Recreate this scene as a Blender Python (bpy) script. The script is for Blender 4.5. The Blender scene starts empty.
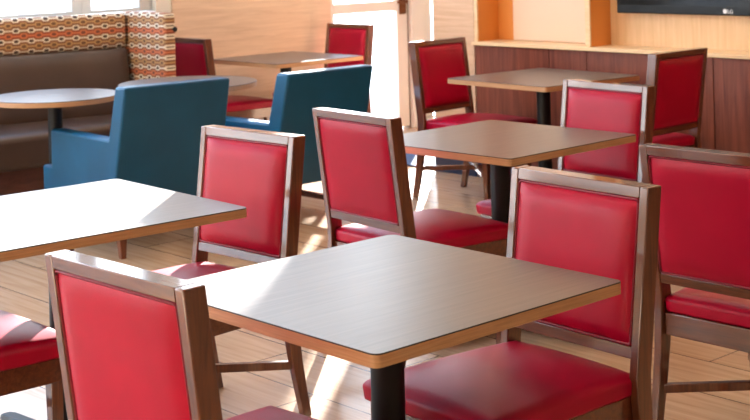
import bpy, bmesh, math, random
from mathutils import Vector, Matrix
random.seed(4)
scene = bpy.context.scene
COL = scene.collection
PI = math.pi

# ------------------------------------------------------------------ frame of reference
# X (a) runs along the window wall towards the right, Y (b) runs from the diners to the window wall.
TH = math.radians(42.5)
def ab(x, y):                        # site-survey coordinates (right of / ahead of the viewpoint) -> room axes
    return (x*math.cos(TH)+y*math.sin(TH), -x*math.sin(TH)+y*math.cos(TH))
EYE = 1.5252

# ------------------------------------------------------------------ materials
def new_mat(name):
    m = bpy.data.materials.new(name); m.use_nodes = True
    nt = m.node_tree
    return m, nt, nt.nodes['Principled BSDF']
def N(nt, t, **kw):
    n = nt.nodes.new(t)
    for k, v in kw.items(): setattr(n, k, v)
    return n
def math_node(nt, op, a, b=None):
    n = N(nt, 'ShaderNodeMath', operation=op)
    for i, v in enumerate((a, b)):
        if v is None: continue
        if isinstance(v, (int, float)): n.inputs[i].default_value = v
        else: nt.links.new(v, n.inputs[i])
    return n.outputs[0]
def s2l(c):
    return tuple(((v/255)/12.92 if v/255 <= .04045 else ((v/255+.055)/1.055)**2.4) for v in c)+(1,)
def ramp(nt, fac, stops):
    r = N(nt, 'ShaderNodeValToRGB')
    el = r.color_ramp.elements
    while len(el) < len(stops): el.new(.5)
    for e, (p, c) in zip(el, stops): e.position = p; e.color = c
    nt.links.new(fac, r.inputs[0]); return r.outputs[0]
def mixc(nt, fac, a, b, blend='MIX'):
    n = N(nt, 'ShaderNodeMix', data_type='RGBA', blend_type=blend)
    for sock, v in ((n.inputs[0], fac), (n.inputs[6], a), (n.inputs[7], b)):
        if isinstance(v, (int, float)): sock.default_value = v
        elif isinstance(v, tuple): sock.default_value = v
        else: nt.links.new(v, sock)
    return n.outputs[2]
def plain(name, rgb, rough=.5, metal=0, spec=.5, coat=0):
    m, nt, b = new_mat(name)
    b.inputs['Base Color'].default_value = s2l(rgb)
    b.inputs['Roughness'].default_value = rough
    b.inputs['Metallic'].default_value = metal
    b.inputs['Specular IOR Level'].default_value = spec
    b.inputs['Coat Weight'].default_value = coat
    return m
def wood(name, dark, light, rough=.35, scale=(1, 14, 14), spec=.5, contrast=(.3, .7), bump=.03, coat=0, detail=5):
    """grain streaks: stretched along the axis whose scale is smallest"""
    m, nt, b = new_mat(name)
    tc = N(nt, 'ShaderNodeTexCoord'); mp = N(nt, 'ShaderNodeMapping')
    nt.links.new(tc.outputs['Object'], mp.inputs[0]); mp.inputs['Scale'].default_value = scale
    no = N(nt, 'ShaderNodeTexNoise'); no.inputs['Scale'].default_value = 3.0
    no.inputs['Detail'].default_value = detail; no.inputs['Roughness'].default_value = .62; no.inputs['Distortion'].default_value = .6
    nt.links.new(mp.outputs[0], no.inputs['Vector'])
    c = ramp(nt, no.outputs[0], [(contrast[0], s2l(dark)), (contrast[1], s2l(light))])
    nt.links.new(c, b.inputs['Base Color'])
    b.inputs['Roughness'].default_value = rough; b.inputs['Specular IOR Level'].default_value = spec
    b.inputs['Coat Weight'].default_value = coat; b.inputs['Coat Roughness'].default_value = .09
    if bump:
        bp = N(nt, 'ShaderNodeBump'); bp.inputs['Strength'].default_value = bump; bp.inputs['Distance'].default_value = .003
        nt.links.new(no.outputs[0], bp.inputs['Height']); nt.links.new(bp.outputs[0], b.inputs['Normal'])
    return m
def leather(name, rgb, rough=.42, var=.12, spec=.5, sheen=0, grain=380):
    m, nt, b = new_mat(name)
    tc = N(nt, 'ShaderNodeTexCoord')
    n1 = N(nt, 'ShaderNodeTexNoise'); n1.inputs['Scale'].default_value = 5; n1.inputs['Detail'].default_value = 3
    nt.links.new(tc.outputs['Object'], n1.inputs['Vector'])
    base = s2l(rgb); dk = tuple(v*(1-var) for v in base[:3])+(1,); lt = tuple(min(1, v*(1+var)) for v in base[:3])+(1,)
    nt.links.new(ramp(nt, n1.outputs[0], [(.3, dk), (.7, lt)]), b.inputs['Base Color'])
    v = N(nt, 'ShaderNodeTexVoronoi'); v.inputs['Scale'].default_value = grain
    nt.links.new(tc.outputs['Object'], v.inputs['Vector'])
    n2 = N(nt, 'ShaderNodeTexNoise'); n2.inputs['Scale'].default_value = 9; nt.links.new(tc.outputs['Object'], n2.inputs['Vector'])
    h = math_node(nt, 'ADD', math_node(nt, 'MULTIPLY', v.outputs['Distance'], .25), n2.outputs[0])
    bp = N(nt, 'ShaderNodeBump'); bp.inputs['Strength'].default_value = .10; bp.inputs['Distance'].default_value = .006
    nt.links.new(h, bp.inputs['Height']); nt.links.new(bp.outputs[0], b.inputs['Normal'])
    b.inputs['Roughness'].default_value = rough; b.inputs['Specular IOR Level'].default_value = spec
    b.inputs['Sheen Weight'].default_value = sheen
    return m

M = {}
for k_, sc_ in (('walnut', (22, 22, 1.6)), ('walnut_rail', (1.6, 22, 22))):
    M[k_] = wood(k_, (74, 31, 12), (108, 53, 24), rough=.5, scale=sc_, coat=1.0, spec=.2)
    for n_ in M[k_].node_tree.nodes:
        if n_.type == 'BSDF_PRINCIPLED': n_.inputs['Coat IOR'].default_value = 1.65
M['red'] = leather('red_vinyl', (164, 3, 44), rough=.36, spec=.2)
M['red_welt'] = plain('red_welt', (120, 4, 32), .45)
M['blue'] = leather('teal_vinyl', (9, 76, 112), rough=.42, spec=.3)
M['brown'] = leather('brown_vinyl', (70, 53, 44), rough=.36)
M['laminate'] = wood('grey_oak_laminate', (84, 74, 66), (108, 97, 87), rough=.33, spec=.55, scale=(1.2, 34, 34), bump=.015, contrast=(.25, .75))
M['ply'] = wood('table_edge_ply', (160, 116, 78), (196, 152, 110), rough=.45, scale=(3, 3, 90), contrast=(.25, .75), bump=.02)
M['line'] = plain('laminate_line', (40, 30, 26), .5)
M['underside'] = plain('table_underside', (70, 50, 38), .7)
M['black'] = plain('black_metal', (10, 10, 12), .5, spec=.3)
M['glide'] = plain('grey_glide', (60, 60, 62), .4, metal=.6)
M['maple'] = wood('maple_laminate', (214, 172, 124), (230, 192, 146), rough=.42, scale=(14, 14, .8), bump=.01)
M['maple_ledge'] = wood('maple_ledge', (222, 184, 136), (236, 204, 160), rough=.4, scale=(14, .8, 14), bump=.01)
M['peach'] = plain('peach_panel', (226, 194, 166), .35)
M['amber'] = plain('glow_tinted_maple', (222, 142, 66), .45)  # warm lamp glow put into the colour of the niche boards
M['mahogany'] = wood('mahogany_panel', (84, 38, 28), (142, 78, 58), rough=.38, spec=.3, scale=(12, 12, .7), contrast=(.25, .75), bump=.02)
M['oakwall'] = wood('oak_wall_laminate', (202, 174, 148), (224, 199, 174), rough=.42, scale=(.8, 6, 12), bump=.02)
M['oakwall_side'] = wood('oak_wall_side', (196, 156, 122), (218, 182, 150), rough=.42, scale=(6, .8, 12), bump=.02)
M['white'] = plain('white_paint', (222, 220, 214), .5)
M['cream'] = plain('cream_paint', (206, 196, 180), .7)
M['ceiling'] = plain('ceiling_paint', (228, 226, 220), .85)
M['alu'] = plain('window_frame_metal', (176, 178, 178), .4, metal=.2)
M['doorframe'] = plain('door_frame_paint', (226, 220, 212), .4)
M['gap'] = plain('door_gap_seal', (128, 112, 98), .7)
M['bronze'] = plain('bronze_hardware', (120, 74, 44), .35, metal=.8)
M['plinth'] = wood('plinth_wood', (78, 44, 36), (104, 62, 50), rough=.45, scale=(1, 14, 14))
M['mat'] = plain('navy_entrance_mat', (38, 68, 112), .9)
M['base_navy'] = plain('navy_cove_base', (26, 38, 66), .5)
M['screen'] = plain('tv_screen', (8, 7, 7), .12, spec=.2)
M['bezel'] = plain('tv_bezel', (7, 9, 13), .25, spec=.2)
M['markwhite'] = plain('mark_white', (225, 225, 228), .4)
M['pave'] = plain('pavement', (190, 186, 178), .9)
# glass: a thin clear pane
def glass():
    m, nt, b = new_mat('clear_glass'); nt.nodes.remove(b)
    tr = N(nt, 'ShaderNodeBsdfTransparent'); gl = N(nt, 'ShaderNodeBsdfGlossy'); gl.inputs['Roughness'].default_value = .02
    lw = N(nt, 'ShaderNodeLayerWeight'); lw.inputs[0].default_value = .5
    fac = math_node(nt, 'ADD', math_node(nt, 'MULTIPLY', math_node(nt, 'POWER', lw.outputs['Facing'], 5.0), .8), .035)
    mx = N(nt, 'ShaderNodeMixShader')
    nt.links.new(fac, mx.inputs[0]); nt.links.new(tr.outputs[0], mx.inputs[1]); nt.links.new(gl.outputs[0], mx.inputs[2])
    nt.links.new(mx.outputs[0], nt.nodes['Material Output'].inputs[0]); return m
M['glass'] = glass()
# patterned upholstery: rows of linked honeycomb lozenges in cream, tan, brown and orange
def honeycomb():
    m, nt, b = new_mat('honeycomb_fabric')
    tc = N(nt, 'ShaderNodeTexCoord'); sp = N(nt, 'ShaderNodeSeparateXYZ'); nt.links.new(tc.outputs['Object'], sp.inputs[0])
    u = math_node(nt, 'DIVIDE', sp.outputs[0], .098)
    v = math_node(nt, 'DIVIDE', sp.outputs[2], .0335)
    row = math_node(nt, 'FLOOR', v)
    odd = math_node(nt, 'FLOORED_MODULO', row, 2.0)
    uu = math_node(nt, 'ADD', u, math_node(nt, 'MULTIPLY', odd, .5))
    fx = math_node(nt, 'ABSOLUTE', math_node(nt, 'SUBTRACT', math_node(nt, 'FRACT', uu), .5))
    fy = math_node(nt, 'ABSOLUTE', math_node(nt, 'SUBTRACT', math_node(nt, 'FRACT', v), .5))
    # lozenge distance: flat hexagons, linked by a thin line through their middles
    d = math_node(nt, 'MAXIMUM', math_node(nt, 'DIVIDE', fy, .48), math_node(nt, 'DIVIDE', math_node(nt, 'ADD', fx, math_node(nt, 'MULTIPLY', fy, .28)), .30))
    link = math_node(nt, 'LESS_THAN', fy, .13)
    cyc = math_node(nt, 'DIVIDE', math_node(nt, 'FLOORED_MODULO', row, 4.0), 4.0)
    def const(stops):
        r = N(nt, 'ShaderNodeValToRGB'); r.color_ramp.interpolation = 'CONSTANT'
        el = r.color_ramp.elements
        while len(el) < len(stops): el.new(.5)
        for e, (p, c) in zip(el, stops): e.position = p; e.color = s2l(c)
        nt.links.new(cyc, r.inputs[0]); return r.outputs[0]
    ring = const([(0, (222, 208, 184)), (.2, (206, 112, 70)), (.45, (222, 208, 184)), (.7, (186, 142, 92))])
    fill = const([(0, (142, 96, 64)), (.2, (150, 76, 48)), (.45, (142, 96, 64)), (.7, (130, 88, 58))])
    core = const([(0, (84, 62, 50)), (.2, (120, 66, 46)), (.45, (84, 62, 50)), (.7, (112, 78, 50))])
    isr = math_node(nt, 'MAXIMUM', math_node(nt, 'LESS_THAN', d, 1.0), link)
    isc = math_node(nt, 'LESS_THAN', d, .58)
    c = mixc(nt, isr, fill, ring); c = mixc(nt, isc, c, core)
    nt.links.new(c, b.inputs['Base Color']); b.inputs['Roughness'].default_value = .7
    return m
M['honeycomb'] = honeycomb()
# floor: wood-look porcelain planks
def floor_mat():
    m, nt, b = new_mat('wood_look_plank_floor')
    tc = N(nt, 'ShaderNodeTexCoord')
    mp = N(nt, 'ShaderNodeMapping'); mp.inputs['Rotation'].default_value = (0, 0, PI/2)
    nt.links.new(tc.outputs['Object'], mp.inputs[0])
    br = N(nt, 'ShaderNodeTexBrick'); br.offset = .37
    br.inputs['Scale'].default_value = 1; br.inputs['Brick Width'].default_value = 1.2; br.inputs['Row Height'].default_value = .3
    br.inputs['Mortar Size'].default_value = .003; br.inputs['Mortar Smooth'].default_value = .1
    br.inputs['Color1'].default_value = (.35, .35, .35, 1); br.inputs['Color2'].default_value = (.65, .65, .65, 1); br.inputs['Mortar'].default_value = (0, 0, 0, 1)
    nt.links.new(mp.outputs[0], br.inputs['Vector'])
    mg = N(nt, 'ShaderNodeMapping'); mg.inputs['Scale'].default_value = (.9, 15, 1)
    nt.links.new(mp.outputs[0], mg.inputs[0])
    no = N(nt, 'ShaderNodeTexNoise'); no.inputs['Scale'].default_value = 2.4; no.inputs['Detail'].default_value = 6; no.inputs['Distortion'].default_value = .7
    nt.links.new(mg.outputs[0], no.inputs['Vector'])
    g = math_node(nt, 'ADD', no.outputs[0], math_node(nt, 'MULTIPLY', math_node(nt, 'SUBTRACT', br.outputs['Color'], .5), .35))
    c = ramp(nt, g, [(.25, s2l((172, 138, 108))), (.5, s2l((192, 159, 127))), (.78, s2l((206, 176, 146)))])
    c = mixc(nt, br.outputs['Fac'], c, s2l((96, 76, 60)))
    nt.links.new(c, b.inputs['Base Color']); b.inputs['Roughness'].default_value = .2
    return m
M['floor'] = floor_mat()

# ------------------------------------------------------------------ mesh helpers
class MB:
    def __init__(s): s.bm = bmesh.new()
    def _faces(s, vs, quads, mi=0):
        v = [s.bm.verts.new(p) for p in vs]
        for q in quads:
            f = s.bm.faces.new([v[i] for i in q]); f.material_index = mi
    def box(s, x0, x1, y0, y1, z0, z1, mi=0):
        vs = [(x, y, z) for z in (z0, z1) for y in (y0, y1) for x in (x0, x1)]
        s._faces(vs, [(0, 2, 3, 1), (4, 5, 7, 6), (0, 1, 5, 4), (1, 3, 7, 5), (3, 2, 6, 7), (2, 0, 4, 6)], mi); return s
    def loft(s, rings, mi=0, cap=True, closed=False):
        n = len(rings[0]); R = [[s.bm.verts.new(p) for p in r] for r in rings]
        rng = range(len(R) if closed else len(R)-1)
        for i in rng:
            A, B = R[i], R[(i+1) % len(R)]
            for k in range(n):
                f = s.bm.faces.new([A[k], A[(k+1) % n], B[(k+1) % n], B[k]]); f.material_index = mi
        if cap and not closed:
            s.bm.faces.new(list(reversed(R[0]))).material_index = mi; s.bm.faces.new(R[-1]).material_index = mi
        return s
    def tube(s, pts, r, n=8, closed=False, mi=0):
        P = [Vector(p) for p in pts]; rings = []
        for i, p in enumerate(P):
            a = P[i-1] if (i or closed) else p; b_ = P[(i+1) % len(P)] if (closed or i < len(P)-1) else p
            t = (b_-a).normalized(); up = Vector((0, 0, 1)) if abs(t.z) < .9 else Vector((1, 0, 0))
            x = t.cross(up).normalized(); y = t.cross(x)
            rings.append([p+r*(math.cos(2*PI*k/n)*x+math.sin(2*PI*k/n)*y) for k in range(n)])
        return s.loft(rings, mi, True, closed)
    def cyl(s, cx, cy, z0, z1, r0, r1=None, n=32, mi=0):
        r1 = r0 if r1 is None else r1
        return s.loft([[(cx+r*math.cos(2*PI*k/n), cy+r*math.sin(2*PI*k/n), z) for k in range(n)] for z, r in ((z0, r0), (z1, r1))], mi)
    def pad(s, fn, nu=14, nv=14):
        """closed pad: fn(u,v,side) with u,v in [-1,1], side 0 back / 1 front"""
        g = [[[s.bm.verts.new(fn(-1+2*i/nu, -1+2*j/nv, k)) for j in range(nv+1)] for i in range(nu+1)] for k in (0, 1)]
        for i in range(nu):
            for j in range(nv):
                s.bm.faces.new([g[1][i][j], g[1][i+1][j], g[1][i+1][j+1], g[1][i][j+1]])
                s.bm.faces.new([g[0][i][j], g[0][i][j+1], g[0][i+1][j+1], g[0][i+1][j]])
        per = [(i, 0) for i in range(nu)]+[(nu, j) for j in range(nv)]+[(i, nv) for i in range(nu, 0, -1)]+[(0, j) for j in range(nv, 0, -1)]
        for k in range(len(per)):
            a, b_ = per[k], per[(k+1) % len(per)]
            s.bm.faces.new([g[0][a[0]][a[1]], g[0][b_[0]][b_[1]], g[1][b_[0]][b_[1]], g[1][a[0]][a[1]]])
        return s
    def build(s, name, mats, parent=None, bevel=0, seg=2, smooth=35, loc=None, rotz=0):
        bmesh.ops.recalc_face_normals(s.bm, faces=s.bm.faces)
        me = bpy.data.meshes.new(name); s.bm.to_mesh(me); s.bm.free()
        for m in (mats if isinstance(mats, (list, tuple)) else [mats]): me.materials.append(m)
        if smooth:
            me.set_sharp_from_angle(angle=math.radians(smooth))
            for p in me.polygons: p.use_smooth = len(p.vertices) == 4
        o = bpy.data.objects.new(name, me); COL.objects.link(o)
        if parent: o.parent = parent
        if loc: o.location = loc
        o.rotation_euler.z = rotz
        if bevel:
            b = o.modifiers.new('bevel', 'BEVEL'); b.width = bevel; b.segments = seg; b.limit_method = 'ANGLE'; b.angle_limit = math.radians(40)
            b.harden_normals = False
        return o
def tag(o, label, cat, group=None):
    o['label'] = label; o['category'] = cat
    if group: o['group'] = group
    return o
def thing(name, label, cat, loc=(0, 0, 0), rotz=0, group=None):
    o = bpy.data.objects.new(name, None); COL.objects.link(o); o.empty_display_size = .1
    o.location = loc; o.rotation_euler.z = rotz
    return tag(o, label, cat, group)
def struct(o): o['kind'] = 'structure'; return o
def copy_tree(o, parent=None):
    c = o.copy(); COL.objects.link(c)
    if parent: c.parent = parent
    for ch in list(o.children): copy_tree(ch, c)
    return c
def rrect(w, d, r, n=6):
    pts = []
    for cx, cy, a0 in ((w/2-r, d/2-r, 0), (-w/2+r, d/2-r, 90), (-w/2+r, -d/2+r, 180), (w/2-r, -d/2+r, 270)):
        for k in range(n+1):
            a = math.radians(a0+90*k/n); pts.append((cx+r*math.cos(a), cy+r*math.sin(a)))
    return pts

# ------------------------------------------------------------------ the room
A_W, B_W = 6.5, 8.1            # panelled wall, window wall
A0, B0, ZC = -6.0, -5.0, 4.2
A_END = 8.95
HEAD = 4.0  # unseen glazing raised this high for white glare on the tabletops
struct(MB().box(A0, A_END, B0, B_W+.2, -.1, 0).build('floor', M['floor'], smooth=0))
struct(MB().box(A0, A_END, B0, B_W+.2, ZC, ZC+.1).build('ceiling', M['ceiling'], smooth=0))
struct(MB().box(A0-.15, A0, B0, B_W+.2, 0, ZC).build('wall_left', M['cream'], smooth=0))
struct(MB().box(A0, A_W, B0-.15, B0, 0, ZC).build('wall_front', M['cream'], smooth=0))
# window wall: low wall and head over the strip of windows, oak panelling, door head
WIN_R, OAK_L = 5.41, 5.536
edges = [4.848, 3.35, 1.85, .35, -1.15, -2.65, -4.15, -5.65]
spans = []; hi = WIN_R
for e in edges: spans.append((e, hi)); hi = e
def sill(l): return .12 if -2.7 < l < 1.0 else 1.085          # unseen full-height glazing beyond the banquette, added for glare on chair frames
w = MB().box(A0, WIN_R, B_W, B_W+.2, HEAD, ZC).box(WIN_R, OAK_L+.01, B_W, B_W+.2, 0, ZC).box(OAK_L+.01, A_END, B_W, B_W+.2, HEAD, ZC)
w.box(A0, edges[-1], B_W, B_W+.2, 0, HEAD)
for l, r in spans: w.box(l, r, B_W, B_W+.2, 0, sill(l)-.025)
struct(w.build('wall_back', M['white'], smooth=0))
struct(MB().box(OAK_L, 7.0, B_W-.015, B_W+.2, 0, 2.45).build('wall_back_panelling', M['oakwall'], smooth=0))
SP = [(3.75, 8.1), (5.30, 8.1), (4.98, 7.90)]
struct(MB().loft([[(x, y, z) for x, y in SP] for z in (1.062, 1.085)]).build('trim_1', M['white'], smooth=0))
def glazing(name, l, r, z0, z1, t=.075, tr=None):
    tr = tr or t; fr = MB()
    fr.box(l, l+t, B_W+.04, B_W+.12, z0, z1).box(r-tr, r, B_W+.04, B_W+.12, z0, z1)
    fr.box(l+t, r-tr, B_W+.04, B_W+.12, z1-.06, z1).box(l+t, r-tr, B_W+.04, B_W+.12, z0, z0+.025)
    f = struct(fr.build(name, M['alu'], bevel=.004))
    struct(MB().box(l+t, r-tr, B_W+.075, B_W+.083, z0+.025, z1-.06).build('pane', M['glass'], f, smooth=0))
for i, (l, r) in enumerate(spans): glazing(f'window_{i+1}', l, r, sill(l), HEAD, tr=.11 if i == 0 else None)
glazing('window_9', OAK_L+.01, 7.0, 2.45, HEAD, .05)  # unseen clerestory, added for its bright reflection in the tabletops
# glazed entrance door with mid rail
d = MB(); dy0, dy1 = B_W+.02, B_W+.075
d.box(7.0, 7.06, dy0, dy1, .02, 2.58).box(7.735, 7.85, dy0, dy1, .02, 2.58)
d.box(7.06, 7.735, dy0, dy1, .962, 1.045).box(7.06, 7.735, dy0, dy1, .02, .10).box(7.06, 7.735, dy0, dy1, 2.5, 2.58)
door = struct(d.build('door_1', M['doorframe'], bevel=.004))
g = MB().box(7.06, 7.735, dy0+.02, dy0+.028, .10, .962); g.box(7.06, 7.735, dy0+.02, dy0+.028, 1.045, 2.5)
struct(g.build('pane', M['glass'], door, smooth=0))
h = MB(); h.box(7.76, 7.83, dy0-.012, dy0, .93, 1.09)
h.tube([(7.795, dy0-.01, 1.03), (7.795, dy0-.06, 1.03)], .014, 12); h.tube([(7.795, dy0-.055, 1.03), (7.735, dy0-.058, 1.03), (7.705, dy0-.045, 1.03)], .011, 10)
h.cyl(7.795, dy0-.02, .955, .975, .016)
hd = h.build('door_handle', M['bronze'], door, bevel=.002); hd['label'] = 'bronze lever handle on the door stile'
fr = MB().box(7.872, 8.02, B_W-.01, B_W+.08, 0, HEAD).box(7.0, 7.872, B_W+.02, B_W+.08, 2.585, 2.66)
struct(fr.build('trim_2', M['white'], bevel=.004))
glazing('window_10', 7.0, 7.872, 2.66, HEAD, .04)  # unseen transom, added for sun and glare on the front table
struct(MB().box(7.85, 7.872, B_W+.03, B_W+.1, 0, 2.585).build('trim_3', M['gap'], smooth=0))
glazing('window_11', 8.02, A_END-.05, .05, 2.56, .04)
struct(MB().box(8.06, 8.085, B_W+.05, B_W+.07, 0, 1.9).box(8.085, 8.15, B_W+.05, B_W+.07, 0, 2.56).box(8.02, A_END, B_W+.02, B_W+.18, 2.56, HEAD).build('sun_block_trim', M['white'], smooth=0))  # white boards added to block and split the sunbeam
# porch beside the door
struct(MB().box(A_END-.05, A_END+.1, 6.2, B_W+.02, 0, ZC).build('wall_porch', M['oakwall_side'], smooth=0))
struct(MB().box(A_W+.25, A_END, 6.30, 6.48, 0, ZC).build('wall_return', M['oakwall'], smooth=0))
struct(MB().box(A_W, A_W+.25, 6.112, 6.48, 0, ZC).build('wall_right_panelling', M['oakwall_side'], smooth=0))
struct(MB().box(A_W+.25, A_W+.4, B0, 6.30, 0, ZC).build('wall_right', M['cream'], smooth=0))
struct(MB().box(A_W-.012, A_W, 6.112, 6.48, 0, .10).build('baseboard_right', M['base_navy'], smooth=0))
tag(MB().box(A_W+.01, A_END-.2, 6.50, 7.25, .001, .012).build('entrance_mat', M['mat'], bevel=.003), 'navy blue entrance mat on the floor inside the glass door', 'mat')

# built-in wall unit: dark panels below, pale ledge and niches above
u = thing('wall_unit', 'pale maple built-in wall unit with open niches over dark reddish panels', 'wall unit', (A_W, 0, 0))
MB().box(-.03, .22, B0, 6.110, .846, .868).build('ledge', M['maple_ledge'], u, bevel=.003)
def upright(y0, y1):
    m = MB().box(.012, .2, y0, y1,   .868, 3.0, 1).box(0, .012, y0, y1,   .868, 3.0, 0)
    m.build('upright', [M['maple_ledge'], M['amber']], u, bevel=.002)
upright(6.080, 6.110)
upright(5.172, 5.209)
upright(2.6, 2.64)
MB().box(.2, .22, 5.19, 6.110,   .868, 3.0).build('back_panel', M['amber'], u, smooth=0)
MB().box(.2, .22, B0, 5.19,   .868, 3.0).build('back_panel', M['maple'], u, smooth=0)
MB().box(-.0, .24, B0, 6.110, 3.0, ZC).build('header', M['maple'], u, smooth=0)
pp = MB().box(.185, .199, 5.215, 5.94, .870, 2.998).build('inset_panel', M['peach'], u, bevel=.003); pp['label'] = 'pale peach panel at the back of the niche'
seams = [6.105, 5.493, 5.204, 4.329, 3.45, 2.58, 1.7, .8, -.1, -1.0, -2.0, -3.0, -4.0, B0]
for k in range(len(seams)-1):
    MB().box(0, .03, seams[k+1]+.0025, seams[k]-.0025, .10, .845).build('panel', M['mahogany'], u, bevel=.0015)
MB().box(.028, .06, B0, 6.105, .0, .845).build('backing', M['line'], u, smooth=0)
MB().box(.0, .028, B0, 6.105, 0, .10).build('cove_base', M['base_navy'], u, smooth=0)
# television in the right-hand niche
tv = thing('television', 'black wall-mounted flat television above the pale ledge', 'television', (A_W+.2, 5.075, 1.064))
TW, THt = 1.24, .72
MB().box(-.065, -.012, -TW, 0, 0, THt).build('housing', M['bezel'], tv, bevel=.006)
MB().box(-.068, -.064, -TW+.025, -.025, .05, THt-.025).build('screen', M['screen'], tv, smooth=0)
MB().box(-.012, 0.0, -TW*.7, -TW*.3, .2, .5).build('bracket', M['black'], tv, smooth=0)
def letters(txt, size, parent, loc):
    cu = bpy.data.curves.new('maker_mark', 'FONT'); cu.body = txt; cu.size = size; cu.extrude = .0006; cu.align_x = 'LEFT'
    tmp = bpy.data.objects.new('maker_mark', cu); COL.objects.link(tmp)
    dg = bpy.context.evaluated_depsgraph_get(); me = bpy.data.meshes.new_from_object(tmp.evaluated_get(dg))
    bpy.data.objects.remove(tmp); o = bpy.data.objects.new('maker_mark', me); COL.objects.link(o)
    me.materials.clear(); me.materials.append(M['markwhite'])
    o.parent = parent; o.location = loc; o.rotation_euler = (PI/2, 0, -PI/2); return o
mk = letters('LG', .030, tv, (-.0662, -.757, .0135)); mk['label'] = 'small white lettering on the lower bezel'
MB().loft([[(-.0652+dx, -.742+.0125*math.cos(2*PI*k/24), .0242+.0125*math.sin(2*PI*k/24)) for k in range(24)] for dx in (0, -.0012)]).build('emblem', M['markwhite'], tv, smooth=0)

# ------------------------------------------------------------------ dining chair
CW, ZT, SL, PD, PW, ZP = .468, .905, .129, .053, .027, .520
def yr(z): return -SL*(z-.45)
def chair_proto():
    root = bpy.data.objects.new('dining_chair', None); COL.objects.link(root); root.empty_display_size = .1
    # back legs run up into the posts of the backrest
    prof = [(0, -.056, .033), (.08, -.040, .037), (.18, -.022, .043), (.30, -.007, .049), (.40, -.001, .052), (.45, 0, PD), (.60, yr(.6), PD), (ZT, yr(ZT), PD)]
    for s in (-1, 1):
        x1 = s*CW/2; x0 = s*(CW/2-PW)
        lg = MB().loft([[(x0, y, z), (x1, y, z), (x1, y+t, z), (x0, y+t, z)] for z, y, t in prof]).build('leg', M['walnut'], root, bevel=.0035)
        MB().cyl((x0+x1)/2, -.056+.017, -.0, .006, .012, n=12).build('glide', M['glide'], lg)
    for s in (-1, 1):
        xo = s*.213
        f = MB().loft([[(xo-s*.038+s*ix, .478-t+.02+iy, z) for ix, iy in ((0, 0), (t, 0), (t, t), (0, t))] for z, t in ((.0, .028), (.2, .033), (.41, .040))]).build('leg', M['walnut'], root, bevel=.003)
    inx = CW/2-PW
    def slab(z0, z1, t0, t1):
        return MB().loft([[(-inx, yr(z)+t0, z), (inx, yr(z)+t0, z), (inx, yr(z)+t1, z), (-inx, yr(z)+t1, z)] for z in (z0, z1)])
    slab(ZT-.028, ZT, 0, PD).build('top_rail', M['walnut_rail'], root, bevel=.002)
    slab(ZP-.029, ZP, .004, PD-.004).build('bottom_rail', M['walnut_rail'], root, bevel=.002)
    z0, z1 = ZP, ZT-.028
    def fr_pad(u, v, k, hw=inx-.003):
        z = (z0+z1)/2+v*(z1-z0-.006)/2
        edge = (1-abs(u)**6)*(1-abs(v)**6)
        off = (PD-.006+.020*min(1, edge*1.25)**.6) if k else PD-.028
        return (u*hw, yr(z)+off, z)
    c = MB().pad(fr_pad, 18, 18).build('back_cushion', M['red'], root, smooth=60)
    def re_pad(u, v, k, hw=inx-.003):
        z = (z0+z1)/2+v*(z1-z0-.006)/2
        edge = (1-abs(u)**6)*(1-abs(v)**6)
        off = .024 if k else (.006-.010*min(1, edge*1.25)**.6)
        return (u*hw, yr(z)+off, z)
    bp = MB().pad(re_pad, 18, 18).build('back_panel', M['red'], root, smooth=60)
    for par, off in ((c, PD-.005), (bp, .005)):
        pts = [(x, z) for x, z in rrect(2*inx-.008, z1-z0-.008, .008, 3)]
        MB().tube([(x, yr(z+(z0+z1)/2)+off, z+(z0+z1)/2) for x, z in pts], .0042, 6, closed=True).build('piping', M['red_welt'], par, smooth=60)
    # apron frame, then the sprung seat
    ap = MB(); y0, y1 = .012, .518
    def ring(ix, z): return [(-.205+ix, y0+ix, z), (.205-ix, y0+ix, z), (.221-ix, y1-ix, z), (-.221+ix, y1-ix, z)]
    ap.loft([ring(0, .335), ring(0, .402), ring(.022, .402), ring(.022, .335)], closed=True, cap=False)
    ap.build('apron', M['walnut_rail'], root, bevel=.003)
    def seat(u, v, k):
        r = .045
        y = .276+v*.264; hw = .214+.022*(v+1)/2
        # rounded plan corners
        cx = max(0, abs(u)-.86)/.14; cy = max(0, abs(v)-.86)/.14
        q = math.hypot(cx, cy)
        if q > 1: uu = math.copysign(.92+.08*cx/q, u); vv = math.copysign(.92+.08*cy/q, v)
        else: uu, vv = u, v
        x = uu*hw; y = .276+vv*.264
        e = max(abs(u), abs(v))
        if not k: return (x*.985, .276+(y-.276)*.985, .402)
        dome = .028*(1-u*u)**.8*(1-v*v)**.8
        lip = -.010*max(0, (e-.88)/.12)**2
        return (x, y, .452+dome+lip)
    MB().pad(seat, 24, 24).build('seat', M['red'], root, smooth=75, bevel=.007, seg=2)
    # crossed flat stretchers
    rl, rr, fl, fr2 = (-.215, .01, .175), (.215, .01, .175), (-.195, .46, .175), (.195, .46, .175)
    for p, q, dz in ((rl, fr2, 0), (rr, fl, .0)):
        P, Q = Vector(p), Vector(q); t = (Q-P).normalized(); n = Vector((-t.y, t.x, 0))*.011
        rings = [[e-n+Vector((0, 0, -.013+dz)), e+n+Vector((0, 0, -.013+dz)), e+n+Vector((0, 0, .013+dz)), e-n+Vector((0, 0, .013+dz))] for e in (P, Q)]
        MB().loft(rings).build('stretcher', M['walnut'], root, bevel=.002)
    return root
PROTO = chair_proto(); used = [False]
def place_chair(loc, facing_deg, label, group):
    """facing_deg in room axes; the chair's own forward is +Y"""
    c = copy_tree(PROTO) if used[0] else PROTO
    used[0] = True
    c.location = (loc[0], loc[1], 0); c.rotation_euler.z = math.radians(facing_deg-90)
    if loc[0] > 5.5: c.scale.z = 1.02
    return tag(c, label, 'chair', group)
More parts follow.
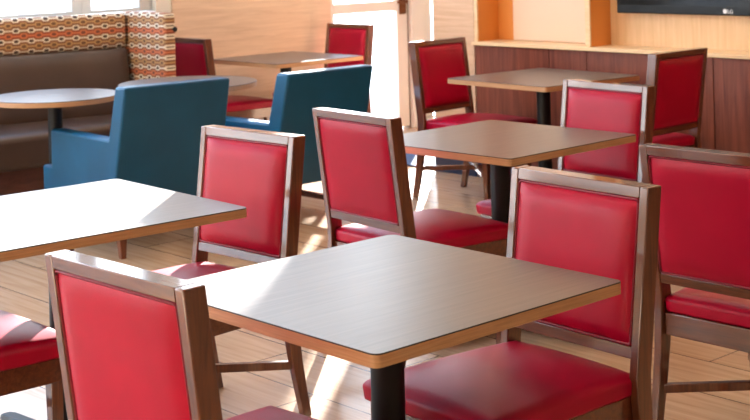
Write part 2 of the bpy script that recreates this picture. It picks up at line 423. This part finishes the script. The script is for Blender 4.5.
def cam_chair(x, y, ang, label, group): return place_chair(ab(x, y), ang-42.5, label, group)
cam_chair(-.473, 2.709, 44.6, 'red walnut-framed chair nearest the viewer, its back turned, at the centre front table', 'red dining chairs at the square tables')
cam_chair(.516, 3.568, 219.5, 'red chair facing the viewer across the centre front table, seat fully visible', 'red dining chairs at the square tables')
cam_chair(.985, 3.965, 43.2, 'red chair at the right edge of the photo with its back turned', 'red dining chairs at the square tables')
cam_chair(-.426, 4.604, 226, 'red chair behind the corner of the sunlit left table, back frame glaring pale', 'red dining chairs at the square tables')
cam_chair(-.038, 5.056, 38, 'red chair with its back turned at the middle right table, behind the front table', 'red dining chairs at the square tables')
cam_chair(.972, 5.831, 219, 'red chair with pale glaring frame on the far side of the middle right table', 'red dining chairs at the square tables')
cam_chair(.425, 8.36, 316, 'red chair standing beside the glass door at the left of the far right table', 'red dining chairs at the square tables')
cam_chair(1.56, 7.16, 134, 'dark shaded red chair turned away, in front of the reddish wall panels', 'red dining chairs at the square tables')
place_chair((1.45, 3.63), 0, 'red chair tucked under the sunlit left table, only its seat showing', 'red dining chairs at the square tables')
place_chair((5.45, 7.74), 0, 'red chair half hidden behind the patterned booth end', 'red dining chairs at the square tables')
cam_chair(-.17, 10.197, 222.6, 'red chair in front of the glass door at the far wall table', 'red dining chairs at the square tables')

# ------------------------------------------------------------------ tables
TOPZ, TTH = .74, .028
def base_parts(root, arm=.40, r_pole=.039, top=TOPZ-TTH, rot=0):
    MB().cyl(0, 0, .05, top-.008, r_pole).build('pole', M['black'], root, smooth=60)
    MB().box(-.15, .15, -.15, .15, top-.008, top).build('mounting_plate', M['black'], root, bevel=.002)
    MB().cyl(0, 0, .03, .065, .06, .05).build('hub', M['black'], root, smooth=60)
    for k in range(4):
        a = k*PI/2+rot; ca, sa = math.cos(a), math.sin(a)
        def R(x, y, z): return (x*ca-y*sa, x*sa+y*ca, z)
        rings = []
        for x, hw, z0, z1 in ((.02, .036, .024, .066), (.15, .034, .024, .058), (arm-.03, .030, .024, .044), (arm, .022, .026, .040)):
            rings.append([R(x, -hw, z0), R(x, hw, z0), R(x, hw*.7, z1), R(x, -hw*.7, z1)])
        ar = MB().loft(rings).build('base_arm', M['black'], root, bevel=.004)
        x, y, _ = R(arm-.035, 0, 0)
        MB().cyl(x, y, 0, .012, .018, n=16).cyl(x, y, .012, .026, .008, n=10).build('glide', M['glide'], ar)
def top_mesh(ring2d, name='tabletop'):
    z0, z1, z2 = TOPZ-TTH, TOPZ-.003, TOPZ
    m = MB(); r = lambda z, k=1: [(x*k, y*k, z) for x, y in ring2d]
    m.loft([r(z0), r(z1)], 0, cap=False); m.loft([r(z1), r(z2-.0006)], 1, cap=False)
    m.loft([r(z2-.0006), r(z2, .998)], 1, cap=False)
    f = m.bm.faces.new([m.bm.verts.new(p) for p in r(z2, .998)]); f.material_index = 2
    f = m.bm.faces.new([m.bm.verts.new(p) for p in r(z0)]); f.material_index = 3
    bmesh.ops.remove_doubles(m.bm, verts=m.bm.verts, dist=1e-5)
    return m
def table_proto():
    root = bpy.data.objects.new('dining_table', None); COL.objects.link(root); root.empty_display_size = .1
    top_mesh(rrect(.768, .768, .019)).build('tabletop', [M['ply'], M['line'], M['laminate'], M['underside']], root, smooth=30)
    base_parts(root); return root
TP = table_proto(); tu = [False]
def place_table(x, y, ang, label):
    t = copy_tree(TP) if tu[0] else TP
    tu[0] = True
    a, b = ab(x, y); t.location = (a, b, 0); t.rotation_euler.z = math.radians(ang-42.5)
    tag(t, label, 'table', 'square laminate dining tables')
place_table(.019, 3.176, 42.4, 'square wood-look table at the centre front of the photo')
place_table(-.945, 4.162, 40.6, 'table blazing white with sunlight at the left edge')
place_table(.498, 5.472, 43.6, 'square wood-look table in the middle right, between two red chairs')
place_table(.963, 7.80, 39.5, 'square dark-topped table against the reddish wall panels')
place_table(-.590, 9.579, 43.0, 'square table against the far oak wall beside the glass door')
for t in list(COL.objects):
    if t.get('label') == 'table blazing white with sunlight at the left edge':
        for ch in t.children:
            if ch.name.startswith('tabletop'):          # this table is a little longer than its neighbours
                nt_ = top_mesh(rrect(.84, .768, .019)).build('tabletop', [M['ply'], M['line'], M['laminate'], M['underside']], smooth=30)
                ch.data = nt_.data; bpy.data.objects.remove(nt_)
def round_proto():
    root = bpy.data.objects.new('cafe_table', None); COL.objects.link(root); root.empty_display_size = .1
    n = 64
    top_mesh([(.345*math.cos(2*PI*k/n), .345*math.sin(2*PI*k/n)) for k in range(n)]).build('tabletop', [M['ply'], M['line'], M['laminate'], M['underside']], root, smooth=30)
    base_parts(root, arm=.30); return root
rt = round_proto(); rt.location = (*ab(-1.71, 7.475), 0)
tag(rt, 'round pedestal table in front of the brown banquette, at the left edge', 'table', 'round cafe tables at the banquette')
r2 = copy_tree(rt); r2.location = (*ab(-1.06, 8.0), 0); r2.scale = (1.15, 1.15, 1)
r2['label'] = 'round table half hidden between the two teal armchairs'

# ------------------------------------------------------------------ teal armchairs
def armchair():
    root = bpy.data.objects.new('armchair', None); COL.objects.link(root); root.empty_display_size = .1
    W, D, AT, BT, ZA, ZB, Z0 = .615, .71, .085, .115, .582, .85, .235
    # origin: centre of the rear face at the floor; forward is +Y
    S = .24
    def rear(z): return -S*(z-.45)
    def back(u, v, k):
        z = Z0+(ZB-Z0)*(v+1)/2
        hw = W/2*(1-.012*max(0, v))
        if k: return (u*hw, rear(z)+BT-.012*max(0, v), z)
        return (u*hw, rear(z), z)
    MB().pad(back, 10, 10).build('backrest', M['blue'], root, bevel=.014, seg=4, smooth=70)
    bc = MB()
    def cush(u, v, k):
        z = .44+(ZB-.03-.44)*(v+1)/2; e = (1-u**4)*(1-v**4)
        return (u*(W/2-AT-.004), rear(z)+BT-.02+(.055*e**.5 if k else 0), z)
    bc.pad(cush, 12, 12).build('back_cushion', M['blue'], root, smooth=70)
    for s in (-1, 1):
        def arm(u, v, k, s=s):
            z = Z0+(ZA-Z0)*(v+1)/2
            yb = rear(z)+BT-.03
            y = yb+(D-yb)*(u+1)/2
            return (s*(W/2 if k else W/2-AT), y, z)
        a = MB().pad(arm, 10, 10).build('arm', M['blue'], root, bevel=.014, seg=4, smooth=70)
    MB().box(-W/2+AT-.002, W/2-AT+.002, .06, D-.01, Z0, .36).build('seat_base', M['blue'], root, bevel=.01, seg=3)
    MB().box(-W/2, W/2, D-.03, D+.10, Z0, .385).build('seat_front', M['blue'], root, bevel=.014, seg=3)
    def sc(u, v, k):
        e = (1-u**4)*(1-v**4); y = .40+v*.33
        return (u*(W/2-AT-.004), y, .445+.03*e if k else .335)
    MB().pad(sc, 12, 12).build('seat_cushion', M['blue'], root, bevel=.015, seg=3, smooth=70)
    for sx in (-1, 1):
        for y0 in (.065, D-.075):
            MB().loft([[(sx*(W/2-.045)+dx*t, y0+dy*t+(0 if y0 > .3 else -.02*(1-z/.25)), z) for dx, dy in ((-1, -1), (1, -1), (1, 1), (-1, 1))] for z, t in ((0, .014), (.24, .030))]).build('leg', M['walnut'], root, bevel=.003)
    return root
def put_armchair(o, tl, ang):
    """tl: rear top left corner in survey coordinates; ang: direction of the back's width"""
    a = math.radians(ang); u_ = (math.cos(a), math.sin(a)); f_ = (-u_[1], u_[0])
    o.location = (*ab(tl[0]+u_[0]*.3075+f_[0]*.096, tl[1]+u_[1]*.3075+f_[1]*.096), 0); o.rotation_euler.z = a-TH
ac = armchair(); put_armchair(ac, (-1.19, 6.67), 39)
tag(ac, 'teal armchair with its back turned at the left, facing the brown banquette', 'armchair', 'teal vinyl armchairs')
a2 = copy_tree(ac); put_armchair(a2, (-.431, 7.16), 43)
a2['label'] = 'teal armchair farther back, between the far wall table and the red chairs'
MB().box(.245, .275, .06, .58, .075, .105).build('stretcher', M['walnut'], a2, bevel=.003)

# ------------------------------------------------------------------ banquette
bq = thing('banquette', 'brown vinyl banquette with a honeycomb patterned head band under the windows', 'banquette', (4.97, 7.88, 0), math.radians(-10))
L = 1.5
def front(x): return -(.50-.176*x)          # the seat deepens away from the booth end
def seat_fn(u, v, k):
    x = -L+L*(u+1)/2; e = (1-v**4); yf = front(x)
    return (x, yf+(-.10-yf)*(v+1)/2, .43+.03*e if k else .235)
MB().pad(seat_fn, 20, 12).build('seat', M['brown'], bq, bevel=.03, seg=4, smooth=70)
def bk(u, v, k):
    z = .40+.473*(v+1)/2; e = (1-v**4)*(1-abs(u)**40)
    return (-L+L*(u+1)/2, (-.20+.05*(v+1)/2-.035*e) if k else -.05, z)
MB().pad(bk, 40, 12).build('backrest', M['brown'], bq, bevel=.02, seg=3, smooth=70)
def band(u, v, k):
    z = .868+.232*(v+1)/2; e = (1-v**6)
    return (-L+L*(u+1)/2, (-.10-.02*e) if k else -.05, z)
MB().pad(band, 20, 10).build('head_band', M['honeycomb'], bq, bevel=.015, seg=3, smooth=70)
MB().loft([[(-L, front(-L)+.08, z), (-.02, front(0)+.08, z), (-.02, -.06, z), (-L, -.06, z)] for z in (0, .236)]).build('plinth', M['plinth'], bq, bevel=.004)
wing = MB().box(-.525, -.03, -.09, .0, .0, 1.105).build('end_panel', M['honeycomb'], bq, bevel=.02, seg=3, smooth=60, rotz=PI/2+math.radians(10))
hk = MB(); hk.tube([(0, 0, 0), (.0, -.03, 0)], .006, 10)
hk.loft([[(r*math.cos(2*PI*k/16), y, r*math.sin(2*PI*k/16)) for k in range(16)] for y, r in ((-.026, .004), (-.03, .014), (-.038, .018), (-.046, .014), (-.05, .004))])
hk = hk.build('knob', M['black'], wing, loc=(-.52, -.06, 1.0), smooth=60, rotz=-PI/2); hk['label'] = 'small black knob on the booth end'
# ------------------------------------------------------------------ outside
struct(MB().box(-40, 50, B_W+.2, 60, -.12, -.05).build('ground', M['pave'], smooth=0))

# ------------------------------------------------------------------ light
world = bpy.data.worlds.new('daylight'); scene.world = world; world.use_nodes = True
wn = world.node_tree; bg = wn.nodes['Background']
tc = N(wn, 'ShaderNodeTexCoord'); sp = N(wn, 'ShaderNodeSeparateXYZ'); wn.links.new(tc.outputs['Generated'], sp.inputs[0])
c = ramp(wn, sp.outputs[2], [(0.0, (.96, .98, 1, 1)), (.28, (.80, .90, 1, 1)), (.6, (.30, .56, 1, 1))])
wn.links.new(c, bg.inputs[0]); bg.inputs[1].default_value = 7.2
sun = bpy.data.lights.new('sun', 'SUN'); sun.energy = 54; sun.angle = math.radians(.8); sun.color = (1, .97, .92)
so = bpy.data.objects.new('sun', sun); COL.objects.link(so)
sx, sy = ab(-.115, -1)
so.rotation_euler = Vector((sx, sy, -.20)).to_track_quat('-Z', 'Y').to_euler(); so.location = (10, 14, 6)
def area(name, loc, rot, sx_, sy_, power, color, portal=False):
    l = bpy.data.lights.new(name, 'AREA'); l.shape = 'RECTANGLE'; l.size = sx_; l.size_y = sy_; l.energy = power; l.color = color
    if portal: l.cycles.is_portal = True
    o = bpy.data.objects.new(name, l); COL.objects.link(o); o.location = loc; o.rotation_euler = rot; return o
area('window_portal', ((A0+WIN_R)/2, B_W+.19, 2.05), (-PI/2, 0, 0), WIN_R-A0, 3.9, 1, (1, 1, 1), True)
area('door_portal', ((OAK_L+A_END)/2, B_W+.21, 2.05), (-PI/2, 0, 0), A_END-OAK_L, 3.9, 1, (1, 1, 1), True)
# unseen overhead fill lights, added to brighten the room
for x, y in ((5.3, 7.0), (2.6, 6.6), (5.2, 4.4), (.6, 4.4), (3.2, 2.2)):
    area('ceiling_fill', (x, y, ZC-.03), (0, 0, 0), .9, .9, 18, (1, .94, .87))
# niche lamps tucked under the header
for y, p in ((5.6, 3.0), (3.9, 14)):
    area('niche_lamp', (A_W+.09, y, 2.98), (0, 0, 0), .10, .7 if y > 5 else 1.8, p, (1, .70, .40))

# ------------------------------------------------------------------ camera
F_PX, HOR, ROLL = 1387.31, -58.58, math.radians(-1.4625)
cd = bpy.data.cameras.new('camera'); cam = bpy.data.objects.new('camera', cd); COL.objects.link(cam); scene.camera = cam
cd.sensor_fit = 'HORIZONTAL'; cd.sensor_width = 36; cd.lens = F_PX*36/750
cam.matrix_world = Matrix.Translation((0, 0, EYE)) @ Matrix.Rotation(-TH, 4, 'Z') @ Matrix.Rotation(PI/2, 4, 'X') @ Matrix.Rotation(ROLL, 4, 'Z')
cc = HOR-210
cd.shift_x = (cc*math.sin(ROLL))/750; cd.shift_y = (cc*math.cos(ROLL))/750
cd.clip_start = .05; cd.clip_end = 200
cd.dof.use_dof = True; cd.dof.focus_distance = 3.5; cd.dof.aperture_fstop = 9.0

vs = scene.view_settings
scene.display_settings.display_device = 'sRGB'
vs.view_transform = 'Standard'; vs.look = 'None'; vs.gamma = 1; vs.use_curve_mapping = False; vs.exposure = 0.0
scene.cycles.max_bounces = 8; scene.cycles.diffuse_bounces = 4; scene.cycles.glossy_bounces = 4; scene.cycles.transparent_max_bounces = 12
scene.cycles.caustics_reflective = False; scene.cycles.caustics_refractive = False
